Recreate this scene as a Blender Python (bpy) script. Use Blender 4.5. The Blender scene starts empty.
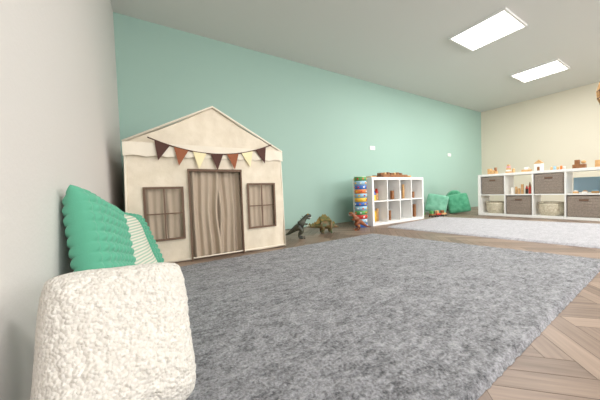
import bpy, bmesh, math, random
from mathutils import Vector, Matrix, noise
random.seed(7)
CH=0.53; L,D,R,H=-0.272,3.19,7.47,2.45; BK=-3.0
def lin(c):
    return tuple((x/255/12.92 if x/255<=.04045 else ((x/255+.055)/1.055)**2.4) for x in c)+(1,)
def mat(name,col,rough=.7,col2=None,nscale=8,bump=0,bscale=60,bdist=.01,kind='noise',sheen=0,metal=0,alpha=None,emit=None,detail=4,lo=.35,hi=.65):
    m=bpy.data.materials.new(name);m.use_nodes=True;nt=m.node_tree;b=nt.nodes["Principled BSDF"]
    b.inputs["Base Color"].default_value=lin(col);b.inputs["Roughness"].default_value=rough;b.inputs["Metallic"].default_value=metal
    if sheen: b.inputs["Sheen Weight"].default_value=sheen
    tc=nt.nodes.new("ShaderNodeTexCoord")
    if col2:
        n=nt.nodes.new("ShaderNodeTexNoise");n.inputs["Scale"].default_value=nscale;n.inputs["Detail"].default_value=detail
        r=nt.nodes.new("ShaderNodeValToRGB");r.color_ramp.elements[0].position=lo;r.color_ramp.elements[1].position=hi
        r.color_ramp.elements[0].color=lin(col);r.color_ramp.elements[1].color=lin(col2)
        nt.links.new(tc.outputs["Object"],n.inputs["Vector"]);nt.links.new(n.outputs["Fac"],r.inputs[0]);nt.links.new(r.outputs[0],b.inputs["Base Color"])
    if bump:
        if kind=='noise':
            n=nt.nodes.new("ShaderNodeTexNoise");n.inputs["Detail"].default_value=5;o="Fac"
        else:
            n=nt.nodes.new("ShaderNodeTexVoronoi");o="Distance"
        n.inputs["Scale"].default_value=bscale
        bp=nt.nodes.new("ShaderNodeBump");bp.inputs["Strength"].default_value=bump;bp.inputs["Distance"].default_value=bdist
        if kind!='noise': bp.invert=True
        nt.links.new(tc.outputs["Object"],n.inputs["Vector"]);nt.links.new(n.outputs[o],bp.inputs["Height"]);nt.links.new(bp.outputs[0],b.inputs["Normal"])
    if alpha is not None: b.inputs["Alpha"].default_value=alpha
    if emit:
        b.inputs["Emission Color"].default_value=lin(emit[0]);b.inputs["Emission Strength"].default_value=emit[1]
    return m

class B:
    def __init__(s,name,loc=(0,0,0),rotz=0):
        s.bm=bmesh.new();s.mats=[];s.name=name;s.loc=loc;s.rz=rotz
    def mi(s,m):
        if m not in s.mats:s.mats.append(m)
        return s.mats.index(m)
    def _fin(s,geom,m,M,smooth=False):
        vs=[g for g in geom if isinstance(g,bmesh.types.BMVert)]
        bmesh.ops.transform(s.bm,matrix=M,verts=vs)
        i=s.mi(m);fs=set()
        for v in vs:
            for f in v.link_faces:fs.add(f)
        for f in fs:f.material_index=i;f.smooth=smooth
        return fs
    def box(s,c,sz,m,bev=0,rot=None):
        g=bmesh.ops.create_cube(s.bm,size=1)
        vs=g['verts'];bmesh.ops.scale(s.bm,vec=sz,verts=vs)
        if bev:
            es=set(e for v in vs for e in v.link_edges)
            r=bmesh.ops.bevel(s.bm,geom=list(es),offset=bev,segments=2,affect='EDGES',profile=.5)
            vs=list({v for f in r['faces'] for v in f.verts}|{v for v in vs if v.is_valid})
        s._fin(vs,m,Matrix.Translation(c)@(rot.to_4x4() if rot else Matrix()))
    def cyl(s,c,r,h,m,r2=None,seg=24,rot=None,smooth=True):
        g=bmesh.ops.create_cone(s.bm,cap_ends=True,segments=seg,radius1=r,radius2=r if r2 is None else r2,depth=h)
        fs=s._fin(g['verts'],m,Matrix.Translation(c)@(rot.to_4x4() if rot else Matrix()))
        if smooth:
            for f in fs:
                if len(f.verts)==4:f.smooth=True
    def sph(s,c,r,m,sc=(1,1,1),rot=None):
        g=bmesh.ops.create_uvsphere(s.bm,u_segments=20,v_segments=12,radius=r)
        s._fin(g['verts'],m,Matrix.Translation(c)@(rot.to_4x4() if rot else Matrix())@Matrix.Diagonal((*sc,1)),True)
    def prism(s,pts,d,m):
        a=[s.bm.verts.new(p) for p in pts];b=[s.bm.verts.new(Vector(p)+Vector(d)) for p in pts]
        i=s.mi(m);fs=[s.bm.faces.new(a),s.bm.faces.new(b[::-1])]
        n=len(a)
        for k in range(n):fs.append(s.bm.faces.new([a[k],b[k],b[(k+1)%n],a[(k+1)%n]]))
        for f in fs:f.material_index=i
        bmesh.ops.recalc_face_normals(s.bm,faces=fs)
    def tube(s,pts,r,m,seg=8):
        pts=[Vector(p) for p in pts];rings=[]
        for k,p in enumerate(pts):
            t=(pts[min(k+1,len(pts)-1)]-pts[max(k-1,0)]).normalized()
            up=Vector((0,0,1)) if abs(t.z)<.9 else Vector((0,1,0))
            a=t.cross(up).normalized();b=t.cross(a)
            rr=r[k] if isinstance(r,(list,tuple)) else r
            rings.append([s.bm.verts.new(p+a*math.cos(q*2*math.pi/seg)*rr+b*math.sin(q*2*math.pi/seg)*rr) for q in range(seg)])
        i=s.mi(m);fs=[]
        for k in range(len(rings)-1):
            for q in range(seg):fs.append(s.bm.faces.new([rings[k][q],rings[k][(q+1)%seg],rings[k+1][(q+1)%seg],rings[k+1][q]]))
        fs.append(s.bm.faces.new(rings[0][::-1]));fs.append(s.bm.faces.new(rings[-1]))
        for f in fs:f.material_index=i;f.smooth=len(f.verts)==4
        bmesh.ops.recalc_face_normals(s.bm,faces=fs)
    def grid(s,fn,nu,nv,m,smooth=True):
        vs=[[s.bm.verts.new(fn(i/nu,j/nv)) for j in range(nv+1)] for i in range(nu+1)]
        k=s.mi(m)
        for i in range(nu):
            for j in range(nv):
                f=s.bm.faces.new([vs[i][j],vs[i+1][j],vs[i+1][j+1],vs[i][j+1]]);f.material_index=k;f.smooth=smooth
        return vs
    def done(s,parent=None):
        me=bpy.data.meshes.new(s.name);s.bm.to_mesh(me);s.bm.free()
        for m in s.mats:me.materials.append(m)
        o=bpy.data.objects.new(s.name,me);bpy.context.collection.objects.link(o)
        o.location=s.loc;o.rotation_euler=(0,0,s.rz)
        if parent:o.parent=parent
        return o
def empty(name,loc=(0,0,0),rz=0):
    o=bpy.data.objects.new(name,None);bpy.context.collection.objects.link(o);o.location=loc;o.rotation_euler=(0,0,rz);return o

# ---------- materials
M_teal=mat("teal_paint",(160,190,178),.6,bump=.05,bscale=120)
M_left=mat("offwhite_paint",(218,213,209),.65,bump=.08,bscale=90)
M_cream=mat("cream_paint",(224,216,198),.65,bump=.05,bscale=100)
M_ceil=mat("ceiling_paint",(218,219,216),.8)
M_dark=mat("floor_gap",(90,76,66),.8)
M_white=mat("white_laminate",(238,238,235),.35)
M_can=mat("cotton_canvas",(234,222,202),.85,(225,212,190),12,bump=.3,bscale=18,bdist=.012)
M_can2=mat("cotton_canvas_roof",(236,226,208),.85,bump=.2,bscale=15,bdist=.012)
M_trim=mat("brown_trim",(112,88,72),.8)
M_sheer=mat("brown_gauze",(190,172,152),.9,alpha=.93)
M_fd=mat("flag_dark_brown",(82,52,44),.85); M_fr=mat("flag_rust",(150,88,58),.85); M_fc=mat("flag_cream",(242,228,184),.85)
M_wood=mat("light_wood",(214,172,120),.5,(196,150,98),20); M_wd=mat("mid_wood",(150,100,60),.5,(128,82,48),25)
M_wick=mat("wicker",(232,224,204),.7,(208,196,170),60,bump=.8,bscale=80,bdist=.01,kind='v')
M_grey=mat("woven_grey_fabric",(158,146,134),.85,(136,124,114),90,bump=.6,bscale=120,bdist=.006)

# ---------- room
def wallbox(name,c,sz,m):
    b=B(name,c);b.box((0,0,0),sz,m);return b.done()
T=.12
wallbox("wall_back",((L+R)/2,D+T/2,H/2),(R-L+2*T,T,H),M_teal)
wallbox("wall_left",(L-T/2,(D+BK)/2,H/2),(T,D-BK,H),M_left)
wallbox("wall_right",(R+T/2,(D+BK)/2,H/2),(T,D-BK,H),M_cream)
wallbox("ceiling",((L+R)/2,(D+BK)/2,H+T/2),(R-L+2*T,D-BK+2*T,T),M_ceil)
b=B("wall_front",(0,BK-T/2,0))
wz0,wz1=.85,2.15;wx=[(.5,3.0),(4.2,6.7)]
xsn=[L-T,wx[0][0],wx[0][1],wx[1][0],wx[1][1],R+T]
b.box(((L+R)/2,0,wz0/2),(R-L+2*T,T,wz0),M_cream);b.box(((L+R)/2,0,(wz1+H)/2),(R-L+2*T,T,H-wz1),M_cream)
for k in(0,2,4):b.box(((xsn[k]+xsn[k+1])/2,0,(wz0+wz1)/2),(xsn[k+1]-xsn[k],T,wz1-wz0),M_cream)
b.done()
for k,(a,c) in enumerate(wx):  # unseen windows behind the camera, added to let fill light in
    b=B("window_%d"%(k+1),((a+c)/2,BK-T/2,(wz0+wz1)/2));w_=c-a;h_=wz1-wz0
    for s_ in(-1,1):
        b.box((s_*(w_/2-.03),0,0),(.06,.07,h_),M_white);b.box((0,0,s_*(h_/2-.03)),(w_-.12,.07,.06),M_white)
    b.box((0,0,0),(.06,.07,h_-.12),M_white);b.done()
    ld=bpy.data.lights.new("window_daylight",'AREA');ld.shape='RECTANGLE';ld.size=w_;ld.size_y=h_;ld.energy=110;ld.color=(.95,.97,1)  # added area lamp outside the opening, brightens the whole room
    lo=bpy.data.objects.new("window_daylight",ld);bpy.context.collection.objects.link(lo);lo.location=((a+c)/2,BK-T-.05,(wz0+wz1)/2);lo.rotation_euler=(math.pi/2,0,0)
# floor: herringbone planks as real faces
fm=bpy.data.materials.new("herringbone_oak");fm.use_nodes=True;nt=fm.node_tree;bs=nt.nodes["Principled BSDF"]
at=nt.nodes.new("ShaderNodeAttribute");at.attribute_name="tone"
uv=nt.nodes.new("ShaderNodeUVMap");mp=nt.nodes.new("ShaderNodeMapping");mp.inputs["Scale"].default_value=(4,60,1)
nz=nt.nodes.new("ShaderNodeTexNoise");nz.inputs["Scale"].default_value=1;nz.inputs["Detail"].default_value=6
nt.links.new(uv.outputs[0],mp.inputs[0]);nt.links.new(mp.outputs[0],nz.inputs["Vector"])
mx=nt.nodes.new("ShaderNodeMath");mx.operation='MULTIPLY_ADD';mx.inputs[1].default_value=.9
nt.links.new(nz.outputs["Fac"],mx.inputs[0]);
ml=nt.nodes.new("ShaderNodeMath");ml.operation='MULTIPLY_ADD';ml.inputs[1].default_value=.55;ml.inputs[2].default_value=-.2
nt.links.new(at.outputs["Fac"],ml.inputs[0]);nt.links.new(ml.outputs[0],mx.inputs[2])
rp=nt.nodes.new("ShaderNodeValToRGB");rp.color_ramp.elements[0].position=.15;rp.color_ramp.elements[1].position=.9
rp.color_ramp.elements[0].color=lin((98,79,66));rp.color_ramp.elements[1].color=lin((154,132,115))
nt.links.new(mx.outputs[0],rp.inputs[0]);nt.links.new(rp.outputs[0],bs.inputs["Base Color"]);bs.inputs["Roughness"].default_value=.42
me=bpy.data.meshes.new("floor");W=.075;n=6;verts=[];faces=[];tones=[];uvs=[];mids=[]
def addq(q,z,tone,uvq,mi):
    i=len(verts);verts.extend([(p[0],p[1],z) for p in q]);faces.append((i,i+1,i+2,i+3));tones.append(tone);uvs.extend(uvq);mids.append(mi)
addq([(L-T,BK-T),(R+T,BK-T),(R+T,D+T),(L-T,D+T)],-.002,0,[(0,0)]*4,1)
g=.012;c45=math.cos(math.pi/4)
for b2 in range(-14,15):
    for a in range(-120,121):
        for k in range(2):
            ox,oy=a-n*b2,a+n*b2
            if k==0:q=[(ox+g,oy+g),(ox+n-g,oy+g),(ox+n-g,oy+1-g),(ox+g,oy+1-g)]
            else:
                oy+=1;q=[(ox+g,oy+g),(ox+1-g,oy+g),(ox+1-g,oy+n-g),(ox+g,oy+n-g)]
            w=[((x*c45-y*c45)*W+3.6,(x*c45+y*c45)*W) for x,y in q]
            cx=sum(p[0] for p in w)/4;cy=sum(p[1] for p in w)/4
            if not(L-.1<cx<R+.1 and BK-.1<cy<D+.1):continue
            r0=random.random()*50;LL=n*W
            uq=[(r0,r0),(r0+LL,r0),(r0+LL,r0+W),(r0,r0+W)] if k==0 else [(r0,r0),(r0,r0+W),(r0+LL,r0+W),(r0+LL,r0)]
            addq(w,0,random.random(),uq,0)
me.from_pydata(verts,[],faces);me.materials.append(fm);me.materials.append(M_dark)
ta=me.attributes.new("tone",'FLOAT','FACE');ta.data.foreach_set("value",tones)
ul=me.uv_layers.new(name="UVMap");ul.data.foreach_set("uv",[c for p in uvs for c in p])
me.polygons.foreach_set("material_index",mids);me.update()
fo=bpy.data.objects.new("floor",me);bpy.context.collection.objects.link(fo)

# ceiling LED panels
M_em=mat("led_panel_diffuser",(255,255,255),.5,emit=((255,252,245),6))
for k,(px,py) in enumerate([(3.66,1.49),(5.76,1.58),(1.5,-.2),(3.66,-1.2),(5.76,-1.2)]):
    b=B("ceiling_light_panel",(px,py,H-.012))
    s=.29
    for c,sz in [((s,0,0),(.02,.6,.022)),((-s,0,0),(.02,.6,.022)),((0,s,0),(.56,.02,.022)),((0,-s,0),(.56,.02,.022))]:b.box(c,sz,M_white)
    b.box((0,0,.002),(.56,.56,.012),M_em);b.done()
    ld=bpy.data.lights.new("panel_light",'AREA');ld.size=.56;ld.energy=32;ld.color=(1,.98,.95)
    lo=bpy.data.objects.new("panel_light",ld);bpy.context.collection.objects.link(lo);lo.location=(px,py,H-.03)

# ---------- rugs
def rugmat(name,dark,light,sc,lo=.38,hi=.64):
    m=bpy.data.materials.new(name);m.use_nodes=True;nt=m.node_tree;b=nt.nodes["Principled BSDF"];b.inputs["Roughness"].default_value=.9
    b.inputs["Sheen Weight"].default_value=.2
    tc=nt.nodes.new("ShaderNodeTexCoord");mp=nt.nodes.new("ShaderNodeMapping");mp.inputs["Scale"].default_value=(1,1.9,1);mp.inputs["Rotation"].default_value=(0,0,.3)
    nt.links.new(tc.outputs["Object"],mp.inputs[0])
    def N(s,d,r,v=None,dist=0):
        n=nt.nodes.new("ShaderNodeTexNoise");n.inputs["Scale"].default_value=s;n.inputs["Detail"].default_value=d;n.inputs["Roughness"].default_value=r;n.inputs["Distortion"].default_value=dist
        nt.links.new(mp.outputs[0] if v is None else tc.outputs["Object"],n.inputs["Vector"]);return n
    n1=N(sc,5,.75,None,.8);n2=N(120,3,.6,1);n3=N(26,4,.7)
    def MA(a,k,c=None):
        q=nt.nodes.new("ShaderNodeMath");q.operation='MULTIPLY_ADD';q.inputs[1].default_value=k;q.inputs[2].default_value=0
        nt.links.new(a.outputs[0],q.inputs[0])
        if c:nt.links.new(c.outputs[0],q.inputs[2])
        return q
    s_=MA(n3,.38,MA(n2,.37,MA(n1,.25)))
    r=nt.nodes.new("ShaderNodeValToRGB");r.color_ramp.elements[0].position=lo;r.color_ramp.elements[1].position=hi
    r.color_ramp.elements[0].color=lin(dark);r.color_ramp.elements[1].color=lin(light)
    nt.links.new(s_.outputs[0],r.inputs[0]);nt.links.new(r.outputs[0],b.inputs["Base Color"])
    bp=nt.nodes.new("ShaderNodeBump");bp.inputs["Strength"].default_value=1;bp.inputs["Distance"].default_value=.014
    nt.links.new(s_.outputs[0],bp.inputs["Height"]);nt.links.new(bp.outputs[0],b.inputs["Normal"])
    return m
def rug(name,q,m,th,step,amp):
    b=B(name);q=[Vector((*p,0)) for p in q]
    nu=int((q[1]-q[0]).length/step);nv=int((q[3]-q[0]).length/step)
    def fn(u,v):
        p=q[0]*(1-u)*(1-v)+q[1]*u*(1-v)+q[2]*u*v+q[3]*(1-u)*v
        e=min(u*nu,(1-u)*nu,v*nv,(1-v)*nv)*step
        z=th*min(1,(e/.012))**.5 if e<.012 else th
        z+=(noise.noise(p*55)*amp+noise.noise(p*9)*amp*.5)*(1 if e>0 else 0)
        if e<=0:
            z=.001;jj=noise.noise(p*40)*.004;p=p+Vector((jj,jj,0))
        return (p.x,p.y,max(z,.001))
    b.grid(fn,nu,nv,m);return b.done()
M_r1=rugmat("grey_shag",(62,62,66),(160,160,164),7,.39,.60)
M_r2=rugmat("silver_shag",(134,132,137),(190,188,192),9,.36,.62)
rug("grey_area_rug",[(-.22,.27),(2.53,.363),(2.18,2.06),(-.22,1.99)],M_r1,.022,.009,.004)
rug("silver_area_rug",[(3.08,.02),(4.8,.25),(4.28,2.50),(2.75,2.33)],M_r2,.018,.02,.002)

# ---------- cushions
def cushion(name,W_,H_,t,m,loc,yaw,lean,roll,kind=None,N=60,zb=.03,rnd=.1):
    b=B(name)
    Rm=Matrix.Rotation(yaw,3,'Z')@Matrix.Rotation(-lean,3,'X')@Matrix.Rotation(roll,3,'Y')
    for side in(-1,1):
        def fn(u,v,side=side):
            x=u*2-1;z=v*2-1
            cr_=1-rnd*(abs(x)**3)*(abs(z)**3)
            ex=(1-.06*(1-z*z))*cr_; ez=(1-.06*(1-x*x))*cr_
            k=max(0,(1-x**4)*(1-z**4))
            y=t/2*k**.42
            px=x*ex*W_/2;pz=z*ez*H_/2
            if kind=='bubble':
                s=.036
                a=abs(math.sin(math.pi*px/s))*abs(math.sin(math.pi*pz/s))
                y+=.014*a**.6*min(1,k*4)
            elif kind=='boucle':
                P=Vector((px,pz,side*.3))
                y+=(noise.noise(P*95)*.004+noise.noise(P*40)*.002+noise.noise(P*7)*.012)*min(1,k*5)
                P=Vector((px,pz,0));pz+=noise.noise(P*80)*.003*min(1,k*5);px+=noise.noise(P*80+Vector((5,5,5)))*.003*min(1,k*5)
            else:
                P=Vector((px,pz,side*.3));y+=noise.noise(P*9)*.008*min(1,k*4)
            return Rm@Vector((px,side*y,pz))
        b.grid(fn,N,N,m)
    bmesh.ops.remove_doubles(b.bm,verts=b.bm.verts,dist=.0008)
    bmesh.ops.recalc_face_normals(b.bm,faces=b.bm.faces)
    mz=min(v.co.z for v in b.bm.verts);mnx=min(v.co.x for v in b.bm.verts)
    x=max(loc[0],L+.004-mnx)
    b.loc=(x,loc[1],zb-mz)
    return b.done()
M_bou=mat("white_boucle",(226,221,213),.95,(211,205,195),110,bump=.6,bscale=150,bdist=.008,kind='v',sheen=.1)
M_mint=mat("mint_bubble_fabric",(88,166,136),.85,sheen=.2,bump=.3,bscale=200,bdist=.002)
M_str=bpy.data.materials.new("striped_cotton");M_str.use_nodes=True
nt=M_str.node_tree;wv=nt.nodes.new("ShaderNodeTexWave");wv.inputs["Scale"].default_value=22;wv.bands_direction='Z'
tc=nt.nodes.new("ShaderNodeTexCoord");r=nt.nodes.new("ShaderNodeValToRGB");r.color_ramp.elements[0].color=lin((164,190,170));r.color_ramp.elements[1].color=lin((222,217,202));r.color_ramp.elements[0].position=.3;r.color_ramp.elements[1].position=.5
nt.links.new(tc.outputs["Object"],wv.inputs[0]);nt.links.new(wv.outputs["Fac"],r.inputs[0]);nt.links.new(r.outputs[0],nt.nodes["Principled BSDF"].inputs["Base Color"]);nt.nodes["Principled BSDF"].inputs["Roughness"].default_value=.9
rd=math.radians
cushion("boucle_cushion",.30,.36,.18,M_bou,(-.075,.69),rd(22),rd(25),rd(8),'boucle',170,rnd=.12)
cushion("mint_bubble_cushion",.36,.50,.10,M_mint,(-.3,1.19),rd(80),rd(12),rd(17),'bubble',140,rnd=.03)
cushion("striped_cushion",.34,.46,.09,M_str,(-.3,1.58),rd(68),rd(27),rd(16),None,50,rnd=.03)
cushion("mint_bubble_cushion",.32,.45,.09,M_mint,(-.3,1.915),rd(64),rd(29),rd(14),'bubble',110,rnd=.03)

# ---------- play house
hx0,hx1,hy0,hy1=-.165,1.085,2.19,3.12;eL,eR,pkx,pk=.94,.93,.46,1.27
ph=empty("fabric_playhouse",(0,0,0))
b=B("canvas_body")
def topz(x):
    if x<pkx:
        f=(x-hx0)/(pkx-hx0);return eL+(pk-eL)*f-.02*math.sin(math.pi*f)
    f=(hx1-x)/(hx1-pkx);return eR+(pk-eR)*f-.02*math.sin(math.pi*f)
wins=[(-.06,.2,.2,.6),(.74,1.0,.22,.62)];door=(.25,.68,0,.74)
def lines(lo,hi,br,st):
    br=sorted(set([lo,hi]+br));o=[]
    for a,c in zip(br[:-1],br[1:]):
        k=max(1,round((c-a)/st));o+=[a+(c-a)*i/k for i in range(k)]
    return o+[hi]
xs=lines(hx0,hx1,[w for q in wins for w in q[:2]]+[.25,.68,pkx],.025)
zs=lines(0,.93,[.2,.6,.22,.62,.74],.025)
def wr(x,z):return noise.noise(Vector((x*3,z*2,0)))*.022+noise.noise(Vector((x*9,z*3.5,4)))*.011
grid={}
def gv(x,z):
    k=(round(x,4),round(z,4))
    if k not in grid:grid[k]=b.bm.verts.new((x+ (x-pkx)*0.02*(1-z),hy0+wr(x,z),z+.006))
    return grid[k]
mi=b.mi(M_can)
for i in range(len(xs)-1):
    for j in range(len(zs)-1):
        cx=(xs[i]+xs[i+1])/2;cz=(zs[j]+zs[j+1])/2
        if any(q[0]<cx<q[1] and q[2]<cz<q[3] for q in wins+[door]):continue
        f=b.bm.faces.new([gv(xs[i],zs[j]),gv(xs[i+1],zs[j]),gv(xs[i+1],zs[j+1]),gv(xs[i],zs[j+1])]);f.material_index=mi;f.smooth=True
NV=10
for i in range(len(xs)-1):
    for j in range(NV):
        q=[]
        for (ii,jj) in((i,j),(i+1,j),(i+1,j+1),(i,j+1)):
            x=xs[ii];z=.93+(topz(x)-.93)*jj/NV
            q.append(gv(x,z) if jj==0 else gv(x,z+jj*1e-4))
        try:
            f=b.bm.faces.new(q);f.material_index=mi;f.smooth=True
        except Exception:pass
b.grid(lambda u,v:(hx0-.01*(1-v)+noise.noise(Vector((u*4,v*3,9)))*.01,hy0+(hy1-hy0)*u,.006+.93*v),20,20,M_can)
b.grid(lambda u,v:(hx1+.01*(1-v)+noise.noise(Vector((u*4,v*3,7)))*.01,hy0+(hy1-hy0)*u,.006+.93*v),20,20,M_can)
b.grid(lambda u,v:(hx0+(hx1-hx0)*u,hy1,.006+(topz(hx0+(hx1-hx0)*u)-.006)*v),30,10,M_can)
b.grid(lambda u,v:(hx0-.015+(hx1-hx0+.03)*u,hy0-.012+(hy1-hy0+.02)*v,topz(min(max(hx0+(hx1-hx0)*u,hx0),hx1))+.008-.015*math.sin(math.pi*v)),50,12,M_can2)
b.grid(lambda u,v:(hx0-.012+(hx1-hx0+.024)*u,hy0-.014-.006*math.sin(u*40)*(1-v)-.004,.835+.105*v+.010*abs(math.sin(u*math.pi*9))*(1-v)),90,4,M_can2)
b.tube([(hx0-.012,hy0-.012,eL),(pkx,hy0-.012,pk+.004),(hx1+.012,hy0-.012,eR)],.009,M_can2)
b.tube([(hx0-.02,hy0,.0),(hx0,hy0,eL)],.007,M_can2);b.tube([(hx1+.02,hy0,.0),(hx1,hy0,eR)],.007,M_can2)
b.tube([(hx0-.01,hy0-.004,.02),(hx1+.01,hy0-.004,.02)],.006,M_can2)
b.done(ph)
b=B("window_and_door_trim")
yy=hy0-.014
for x0,x1,z0,z1 in wins:
    t_=.016
    b.box(((x0+x1)/2,yy,z1),(x1-x0+t_,.008,t_),M_trim);b.box(((x0+x1)/2,yy,z0),(x1-x0+t_,.008,t_),M_trim)
    b.box((x0,yy,(z0+z1)/2),(t_,.008,z1-z0-t_),M_trim);b.box((x1,yy,(z0+z1)/2),(t_,.008,z1-z0-t_),M_trim)
    b.box(((x0+x1)/2,yy,(z0+z1)/2),(.01,.005,z1-z0-t_),M_trim);b.box(((x0+x1)/2,yy,(z0+z1)/2),(x1-x0-t_,.004,.009),M_trim)
x0,x1,z0,z1=door
b.box((x0,yy,z1/2-.005),(.012,.008,z1-.012),M_trim);b.box((x1,yy,z1/2-.005),(.012,.008,z1-.012),M_trim);b.box(((x0+x1)/2,yy,z1),(x1-x0+.014,.008,.02),M_trim)
b.done(ph)
b=B("gauze_curtains")
def curt(xa,xb,z0,z1,folds,y=hy0+.02,tie=0,side=0,amp=.01):
    def fn(u,v):
        c=xa if side<0 else xb
        x=xa+(xb-xa)*u
        if tie:
            k=tie*math.exp(-((v-.5)/.28)**2);x=x+(c-x)*k
        return (x,y+amp*(math.sin(u*folds*2*math.pi)+.6*math.sin(u*folds*1.3*math.pi+1+v))*(1-.4*v),z0+(z1-z0)*v)
    b.grid(fn,folds*14,16,M_sheer)
for x0,x1,z0,z1 in wins:
    m_=(x0+x1)/2
    curt(x0-.01,m_+.012,z0-.01,z1+.01,3,tie=.05,side=-1,amp=.006);curt(m_-.012,x1+.01,z0-.01,z1+.01,3,y=hy0+.03,tie=.05,side=1,amp=.006)
x0,x1,z0,z1=door;m_=(x0+x1)/2
curt(x0-.01,m_+.03,.015,z1+.01,4,y=hy0+.03,tie=.1,side=-1,amp=.016);curt(m_-.03,x1+.01,.015,z1+.01,4,y=hy0+.05,tie=.1,side=1,amp=.016)
b.done(ph)
b=B("bunting",(0,0,0));sz=lambda x:.875+.095*((x-.47)/.47)**2
yb=hy0-.03
b.tube([(x,yb,sz(x)) for x in [(-.02+i*.05) for i in range(21)]],.005,M_fd)
for k,x in enumerate([.075,.205,.34,.475,.61,.74,.87]):
    m_=[M_fd,M_fr,M_fc,M_fd,M_fr,M_fc,M_fd][k];w=.052;hh=.135
    b.prism([(x-w,yb-.004,sz(x-w)),(x+w,yb-.004,sz(x+w)),(x-(sz(x+.01)-sz(x-.01))/.02*-.1,yb-.008,sz(x)-hh)],(0,.003,0),m_)
b.done(ph)

# ---------- shelves
def shelf(name,loc,rz,cols,w,h,d,back=False):
    e=empty(name,loc,rz);b=B("frame");t=.038;t2=.016
    b.box((w/2,d/2,t/2),(w,d,t),M_white,.002);b.box((w/2,d/2,h-t/2),(w,d,t),M_white,.002)
    b.box((t/2,d/2,h/2),(t,d,h-2*t),M_white);b.box((w-t/2,d/2,h/2),(t,d,h-2*t),M_white)
    b.box((w/2,d/2,h/2),(w-2*t,d-.004,t2),M_white)
    cw=(w-2*t)/cols
    for k in range(1,cols):b.box((t+cw*k,d/2,h/2),(t2,d-.002,h-2*t),M_white)
    if back:b.box((w/2,d-.003,h/2),(w-.02,.005,h-.02),M_white)
    b.done(e)
    return e,t,cw
SW,SH,SD=1.27,.71,.39
s1,t,cw=shelf("toy_shelf",(2.71,2.54,0),rd(1.5),4,SW,SH,SD,True)
cell=(SH-2*t)/2
COL=[mat("toy_"+n,c,.45) for n,c in [("red",(200,60,50)),("blue",(60,110,190)),("yellow",(235,190,60)),("green",(90,160,90)),("orange",(225,125,60)),("sky",(150,192,214)),("pink",(225,160,165)),("white",(235,232,225)),("dark",(60,52,48))]]
def clutter(b,x0,z0,w,d0,d1,hmax,n,pal):
    x=x0+.02
    for k in range(n):
        ww=w/n*random.uniform(.6,.85);hh=random.uniform(.4,1)*hmax;m_=random.choice(pal);cx=x+ww/2;cy=random.uniform(d0,d1)
        kk=random.random()
        if kk<.4:b.box((cx,cy,z0+hh/2),(ww,ww*.9,hh),m_,.004)
        elif kk<.7:b.cyl((cx,cy,z0+hh/2),ww/2,hh,m_)
        else:
            b.box((cx,cy,z0+hh*.3),(ww,ww*.8,hh*.6),m_,.004);b.prism([(cx-ww/2,cy-ww*.4,z0+hh*.6),(cx+ww/2,cy-ww*.4,z0+hh*.6),(cx,cy-ww*.4,z0+hh)],(0,ww*.8,0),random.choice(pal))
        x+=w/n
b=B("toys_on_shelf")
for c in range(4):
    for r_ in range(2):
        z0=t+.001+(cell+.004)*r_+(0.006 if r_ else 0)
        pal=[M_wood,M_wd,COL[7],M_wd] if (c>0) else [COL[0],COL[1],COL[2],M_wood]
        clutter(b,t+cw*c+.01,z0,cw-.06,.1,.2,.25,4,pal)
b.box((.62,.17,SH+.012),(.6,.22,.02),M_wd,.003)
for s_ in(-1,1):b.box((.62,.17+s_*.105,SH+.03),(.6,.012,.035),M_wd,.002)
for k in range(7):
    b.box((.38+k*.08,.17,SH+.055),(.05,.08,.05+.01*(k%3)),[M_wd,M_wood,M_wd][k%3],.004)
b.box((.15,.15,SH+.011),(.13,.1,.022),M_wood,.003);b.cyl((1.08,.15,SH+.02),.04,.04,M_wood)
b.done(s1)

s2,t,cw=shelf("storage_shelf",(5.10,2.24,0),rd(-88.5),4,1.50,.73,.39)
def cellpos(c,r_):return t+cw*c+cw/2, t+.001+(((.73-2*t)/2)+.008)*r_*1.0
ch=(.73-2*t)/2-.01
def woven_box(b,cx,z0,m):
    w_=cw-.03;h_=ch-.012
    b.box((cx,.19,z0+h_/2),(w_,.34,h_),m,.012)
    for k in range(7):
        b.box((cx,.018,z0+.03+k*(h_-.06)/6),(w_-.02,.006,.012),m,.002)
    b.box((cx,.014,z0+h_*.8),(.09,.012,.025),M_trim,.003)
def basket(b,cx,z0):
    w_=(cw-.05)/2;h_=ch*.62
    prof=[(0,0),(w_*.82,0),(w_*.95,h_*.35),(w_,h_*.75),(w_*.97,h_),(w_*.9,h_),(w_*.85,h_*.5),(0,h_*.4)]
    k=b.mi(M_wick);S=28;rings=[]
    for r0,z in prof:
        rings.append([b.bm.verts.new((cx+max(r0,.001)*math.cos(q*2*math.pi/S),.19+max(r0,.001)*math.sin(q*2*math.pi/S),z0+z)) for q in range(S)])
    for i in range(len(rings)-1):
        for q in range(S):
            f=b.bm.faces.new([rings[i][q],rings[i][(q+1)%S],rings[i+1][(q+1)%S],rings[i+1][q]]);f.material_index=k;f.smooth=True
    for zz in(.3,.55,.8,1):
        rr=w_*(.93+.07*zz);b.tube([(cx+rr*math.cos(q*2*math.pi/S),.19+rr*math.sin(q*2*math.pi/S),z0+h_*zz) for q in range(S+1)],.007,M_wick,6)
b=B("storage_boxes")
x,z=cellpos(0,1);woven_box(b,x,z,M_grey)
x,z=cellpos(2,1);woven_box(b,x,z,M_grey)
x,z=cellpos(1,0);woven_box(b,x,z,M_grey)
x,z=cellpos(3,0);woven_box(b,x,z,M_grey)
x,z=cellpos(0,0);basket(b,x,z);x,z=cellpos(2,0);basket(b,x,z)
b.done(s2)
b=B("toys_on_shelf")
x,z=cellpos(1,1);clutter(b,x-cw/2+.03,z,cw-.09,.1,.2,.22,6,[COL[1],COL[0],M_wood,COL[8],COL[7],M_wd])
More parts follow.
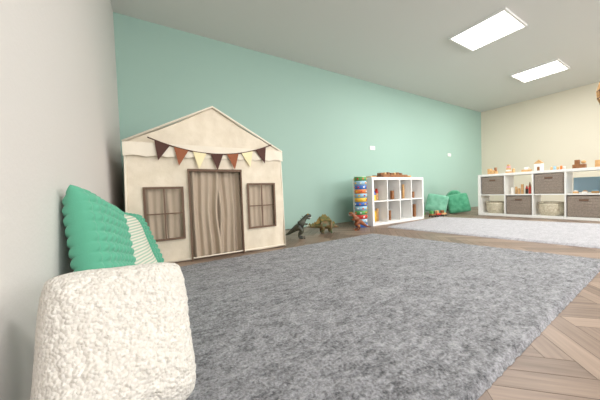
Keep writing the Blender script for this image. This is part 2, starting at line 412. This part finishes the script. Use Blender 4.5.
x,z=cellpos(3,1);clutter(b,x-cw/2+.03,z,cw-.09,.15,.2,.08,3,[COL[5],COL[7],M_wood])
M_pb=mat("pale_blue_board",(158,188,204),.5)
b.box((x,.3,z+.12),(cw-.06,.012,.22),M_pb,.003)
zt=.73
for px,hh,ww in [(.13,.10,.07),(.18,.07,.06),(.23,.05,.05)]:b.box((px,.15,zt+hh/2),(ww*.7,ww,hh),M_wood,.003)
b.cyl((.2,.2,zt+.06),.02,.12,M_wd)
for k in range(5):b.box((.40,.16,zt+.015+k*.03),(.07-.010*k,.06,.028),[M_wood,COL[7],M_wood,COL[6],M_wood][k],.003)
b.cyl((.47,.15,zt+.02),.022,.04,M_wood);b.sph((.47,.15,zt+.055),.02,M_wood)
b.box((.64,.15,zt+.02),(.12,.06,.04),M_wood,.004);b.box((.64,.15,zt+.06),(.06,.05,.04),COL[7],.003)
b.box((.79,.15,zt+.06),(.10,.06,.12),COL[7],.004);b.prism([(.73,.12,zt+.12),(.85,.12,zt+.12),(.79,.12,zt+.18)],(0,.06,0),M_wood)
b.box((.79,.117,zt+.04),(.03,.004,.06),M_wd)
for k in range(5):b.cyl((.93+k*.035,.16,zt+.025+.005*(k%2)),.013,.05+.01*(k%2),[M_wood,COL[5],M_wood,COL[4],COL[7]][k])
b.box((1.22,.15,zt+.03),(.13,.07,.06),M_wd,.005);b.box((1.2,.15,zt+.09),(.05,.06,.07),M_wd,.005);b.sph((1.26,.15,zt+.09),.025,M_wood)
b.box((1.4,.15,zt+.05),(.06,.08,.1),M_wood,.004)
b.done(s2)

# ---------- colourful block tower beside toy shelf
b=B("stacked_activity_tower",(2.56,2.62,0))
z=0;cols=[1,5,0,3,5,1,2,5,4,1,5,3]
for k in range(12):
    hh=.06;m_=COL[cols[k]];b.cyl((0,0,z+hh/2),.085,hh-.004,m_,seg=28)
    b.cyl((0,0,z+hh),.078,.006,COL[7],seg=28)
    for q in range(7):
        a=q*2*math.pi/7+k*.4;b.box((.084*math.cos(a),.084*math.sin(a),z+hh/2),(.014,.022,.022),COL[[2,0,7,4][(q+k)%4]],.002,rot=Matrix.Rotation(a,3,'Z'))
    z+=hh
b.done()

# ---------- dinosaurs
def skin(name,vs,es,rs,m,parent,sub=2):
    me=bpy.data.meshes.new(name);me.from_pydata(vs,es,[]);me.materials.append(m)
    o=bpy.data.objects.new(name,me);bpy.context.collection.objects.link(o);o.parent=parent
    md=o.modifiers.new("skin",'SKIN')
    for i,r_ in enumerate(rs):
        rr=r_ if isinstance(r_,tuple) else (r_,r_);me.skin_vertices[0].data[i].radius=rr
        me.skin_vertices[0].data[i].use_root=(i==0)
    md.use_smooth_shade=True
    s_=o.modifiers.new("sub",'SUBSURF');s_.levels=sub;s_.render_levels=sub
    return o
def trex(name,loc,rz,sc,m,m2):
    e=empty(name,loc,rz);e.scale=(sc,)*3
    vs=[(0,0,.14),(.035,0,.175),(.055,0,.215),(.068,0,.25),(.10,0,.268),(.15,0,.258),(.095,0,.238),(.135,0,.225),
        (-.045,0,.115),(-.09,0,.085),(-.135,0,.055),(-.18,0,.04)]
    es=[(0,1),(1,2),(2,3),(3,4),(4,5),(3,6),(6,7),(0,8),(8,9),(9,10),(10,11)]
    rs=[.05,.045,.032,.029,.03,.017,.015,.010,.038,.026,.014,.006]
    for s_ in(-1,1):
        i=len(vs);vs+=[(.01,s_*.04,.125),(.045,s_*.047,.088),(-.008,s_*.05,.048),(.005,s_*.05,.014),(.045,s_*.052,.009)]
        es+=[(0,i),(i,i+1),(i+1,i+2),(i+2,i+3),(i+3,i+4)];rs+=[.034,.026,.014,.013,.009]
        i=len(vs);vs+=[(.06,s_*.035,.18),(.082,s_*.036,.16),(.104,s_*.032,.168)]
        es+=[(1,i),(i,i+1),(i+1,i+2)];rs+=[.012,.008,.006]
    skin("body",vs,es,rs,m,e)
    b=B("details")
    for s_ in(-1,1):
        b.sph((.108,s_*.024,.281),.006,COL[2]);b.sph((.110,s_*.028,.281),.003,COL[8])
        for k in range(3):b.cyl((.06,s_*.052+(k-1)*.01,.007),.005,.022,m2,r2=.001,rot=Matrix.Rotation(rd(95),3,'Y'))
        for k in range(5):b.cyl((.11+k*.009,s_*.012,.240),.003,.012,COL[7],r2=.0005,rot=Matrix.Rotation(math.pi,3,'X'))
    for x,z in [(.045,.262),(.028,.235),(.005,.205),(-.025,.17),(-.055,.143),(-.085,.108),(-.115,.078)]:
        b.cyl((x-.004,0,z-.004),.007,.02,m2,r2=.001,rot=Matrix.Rotation(rd(-40),3,'Y'))
    b.done(e);return e
def stego(name,loc,rz,sc,m,m2):
    e=empty(name,loc,rz);e.scale=(sc,)*3
    vs=[(0,0,.12),(.06,0,.105),(.11,0,.085),(.15,0,.08),(.185,0,.07),(-.06,0,.11),(-.12,0,.095),(-.18,0,.09),(-.24,0,.095)]
    es=[(0,1),(1,2),(2,3),(3,4),(0,5),(5,6),(6,7),(7,8)];rs=[.058,.048,.028,.022,.013,.05,.028,.015,.006]
    for s_ in(-1,1):
        i=len(vs);vs+=[(-.045,s_*.045,.085),(-.03,s_*.05,.055),(-.05,s_*.05,.028),(-.04,s_*.05,.01),(-.025,s_*.05,.008)]
        es+=[(5,i),(i,i+1),(i+1,i+2),(i+2,i+3),(i+3,i+4)];rs+=[.03,.022,.014,.013,.01]
        i=len(vs);vs+=[(.07,s_*.04,.07),(.062,s_*.045,.04),(.07,s_*.045,.01),(.082,s_*.045,.008)]
        es+=[(1,i),(i,i+1),(i+1,i+2),(i+2,i+3)];rs+=[.022,.015,.012,.009]
    skin("body",vs,es,rs,m,e)
    b=B("back_plates")
    for k in range(10):
        x=.11-k*.034;hh=.04+.05*math.exp(-((k-4)/2.6)**2);z=.10+.07*math.exp(-((x)/.085)**2);y=.012*(1 if k%2 else -1)
        if x<-.12:z=.105
        z-=.008;w=hh*.45
        b.prism([(x-w*.6,y-.003,z-.01),(x+w*.6,y-.003,z-.01),(x+w,y-.003,z+hh*.45),(x,y-.003,z+hh),(x-w,y-.003,z+hh*.45)],(0,.006,0),m2)
    for s_ in(-1,1):
        for k in(0,1):b.cyl((-.21-.02*k,s_*.018,.105),.005,.045,COL[7],r2=.0008,rot=Matrix.Rotation(s_*rd(-55),3,'X'))
        b.sph((.165,s_*.018,.086),.005,COL[8])
    b.done(e);return e
M_d1=mat("dino_olive_rubber",(72,76,60),.45,(44,44,38),22,bump=.5,bscale=150,bdist=.002)
M_d2=mat("dino_brown_rubber",(118,86,52),.45,(66,84,48),18,bump=.5,bscale=150,bdist=.002)
M_d3=mat("dino_rust_rubber",(160,92,52),.45,(110,58,34),20,bump=.5,bscale=150,bdist=.002)
trex("toy_tyrannosaurus",(1.42,2.45,0),rd(-30),.98,M_d1,COL[8])
stego("toy_stegosaurus",(1.86,2.55,0),rd(-20),1.0,M_d2,mat("plate_orange",(150,120,50),.5,(90,100,50),30))
trex("toy_tyrannosaurus",(2.33,2.44,0),rd(150),.85,M_d3,COL[4])

# ---------- corner: green beanbag, cushions and toys
def pouf(loc,r,hh,m):
    b=B("green_beanbag",(loc[0],loc[1],0))
    def fn(u,v):
        a=u*2*math.pi;p=v*math.pi
        rr=r*math.sin(p)**.7*(1+.04*math.sin(a*7)*math.sin(p));z=hh/2-hh/2*math.cos(p)
        k=1-.6*max(0,(z/hh-.35))
        q=Vector((rr*k*math.cos(a),rr*k*math.sin(a),z));nn=noise.noise(q*7)*.05*math.sin(p)
        return (q.x+nn,q.y+nn,max(0,q.z))
    b.grid(fn,40,24,m);bmesh.ops.remove_doubles(b.bm,verts=b.bm.verts,dist=.001);bmesh.ops.recalc_face_normals(b.bm,faces=b.bm.faces);return b.done()
M_bb=mat("green_plush",(62,142,106),.9,(90,168,132),14,sheen=.3);M_bb2=mat("sage_plush",(128,186,160),.9,(104,168,140),14,sheen=.3)
pouf((5.50,2.86),.23,.46,M_bb)
cushion("green_cushion",.40,.40,.15,M_bb2,(4.84,2.86),rd(-58),rd(14),rd(12),None,50,zb=.002,rnd=.12)
cushion("green_cushion",.40,.40,.15,M_bb,(5.13,2.60),rd(-58),rd(16),rd(-10),None,50,zb=.002,rnd=.12)
b=B("wooden_rainbow_stacker",(4.42,2.97,0),rd(-20))
for k in range(5):
    r_=.14-.026*k;S=16
    out=[(r_*math.cos(q*math.pi/S),0,r_*math.sin(q*math.pi/S)) for q in range(S+1)];inn=[((r_-.02)*math.cos(q*math.pi/S),0,(r_-.02)*math.sin(q*math.pi/S)) for q in range(S+1)]
    k2=b.mi([COL[3],M_wood,COL[0],COL[2],COL[1]][k])
    for q in range(S):
        o0,o1,i1,i0=[Vector(p) for p in(out[q],out[q+1],inn[q+1],inn[q])]
        d=Vector((0,.06,0));vv=[b.bm.verts.new(p) for p in(o0,o1,i1,i0,o0+d,o1+d,i1+d,i0+d)]
        for idx in((3,2,1,0),(4,5,6,7),(0,1,5,4),(2,3,7,6)):
            f=b.bm.faces.new([vv[j] for j in idx]);f.material_index=k2
b.done()
b=B("wooden_toy_train",(4.30,2.62,0),rd(-10))
for k in range(3):
    x=k*.13;b.box((x,0,.045),(.11,.06,.03),[M_wd,COL[0],M_wood][k],.004);b.box((x-.02,0,.085),(.05,.05,.05),[COL[3],M_wood,M_wd][k],.004)
    for s_ in(-1,1):
        for w_ in(-.03,.03):b.cyl((x+w_,s_*.035,.018),.018,.012,COL[8],seg=16,rot=Matrix.Rotation(math.pi/2,3,'X'))
b.cyl((.0+.035,0,.085),.012,.05,COL[8])
b.done()

# pendant lamp (its edge is at the right border of the photo)
b=B("pendant_lamp",(4.0,.48,1.48))
prof=[(.05,.17),(.10,.14),(.15,.06),(.17,-.03),(.165,-.10),(.14,-.17)]
for k in range(24):
    a=k*math.pi/12;b.tube([(r_*math.cos(a),r_*math.sin(a),z_) for r_,z_ in prof],.008,M_wood,6)
for r_,z_ in prof:b.tube([(r_*math.cos(q*math.pi/12),r_*math.sin(q*math.pi/12),z_) for q in range(25)],.008,M_trim,6)
def lampfn(u,v):
    r_=.045+.11*math.sin(v*1.5);return (r_*math.cos(u*2*math.pi),r_*math.sin(u*2*math.pi),.17-.33*v)
b.grid(lampfn,24,8,M_grey)
b.cyl((0,0,.20),.02,.07,COL[8]);b.cyl((0,0,(.2+H-1.48)/2),.004,H-1.48-.2,COL[8],seg=8);b.cyl((0,0,H-1.48-.015),.045,.03,COL[7]);b.sph((0,0,.08),.035,COL[7])
b.done()

def sock(x,z):
    b=B("wall_socket",(x,D-.006,z));b.box((0,0,0),(.13,.011,.07),M_white,.003)
    for s_ in(-1,1):
        b.box((s_*.03,-.006,0),(.045,.003,.045),M_white,.002)
        for q in(-1,1):b.cyl((s_*.03+q*.01,-.0075,-.004),.003,.002,COL[8],seg=10,rot=Matrix.Rotation(math.pi/2,3,'X'))
    b.done()
sock(3.43,1.28);sock(5.93,1.27)

w=bpy.data.worlds.new("w");bpy.context.scene.world=w;w.use_nodes=True;w.node_tree.nodes["Background"].inputs[0].default_value=(.9,.95,1,1);w.node_tree.nodes["Background"].inputs[1].default_value=.6

# ---------- camera
yaw,pitch,roll,f=rd(30.54),rd(1.8),rd(2.01),247.57
F=Vector((math.sin(yaw)*math.cos(pitch),math.cos(yaw)*math.cos(pitch),-math.sin(pitch)))
Rt=Vector((math.cos(yaw),-math.sin(yaw),0));U=Rt.cross(F)
cr,sr=math.cos(roll),math.sin(roll)
cy=U*cr+Rt*sr
cx=Rt*cr-U*sr
cam=bpy.data.cameras.new("camera");co=bpy.data.objects.new("camera",cam);bpy.context.collection.objects.link(co)
cam.sensor_width=36;cam.lens=f/600*36;cam.clip_start=.02
Mx=Matrix((cx,cy,-F)).transposed().to_4x4();Mx.translation=(0,0,CH);co.matrix_world=Mx
bpy.context.scene.camera=co
sc=bpy.context.scene;sc.view_settings.view_transform='Standard';sc.view_settings.exposure=0
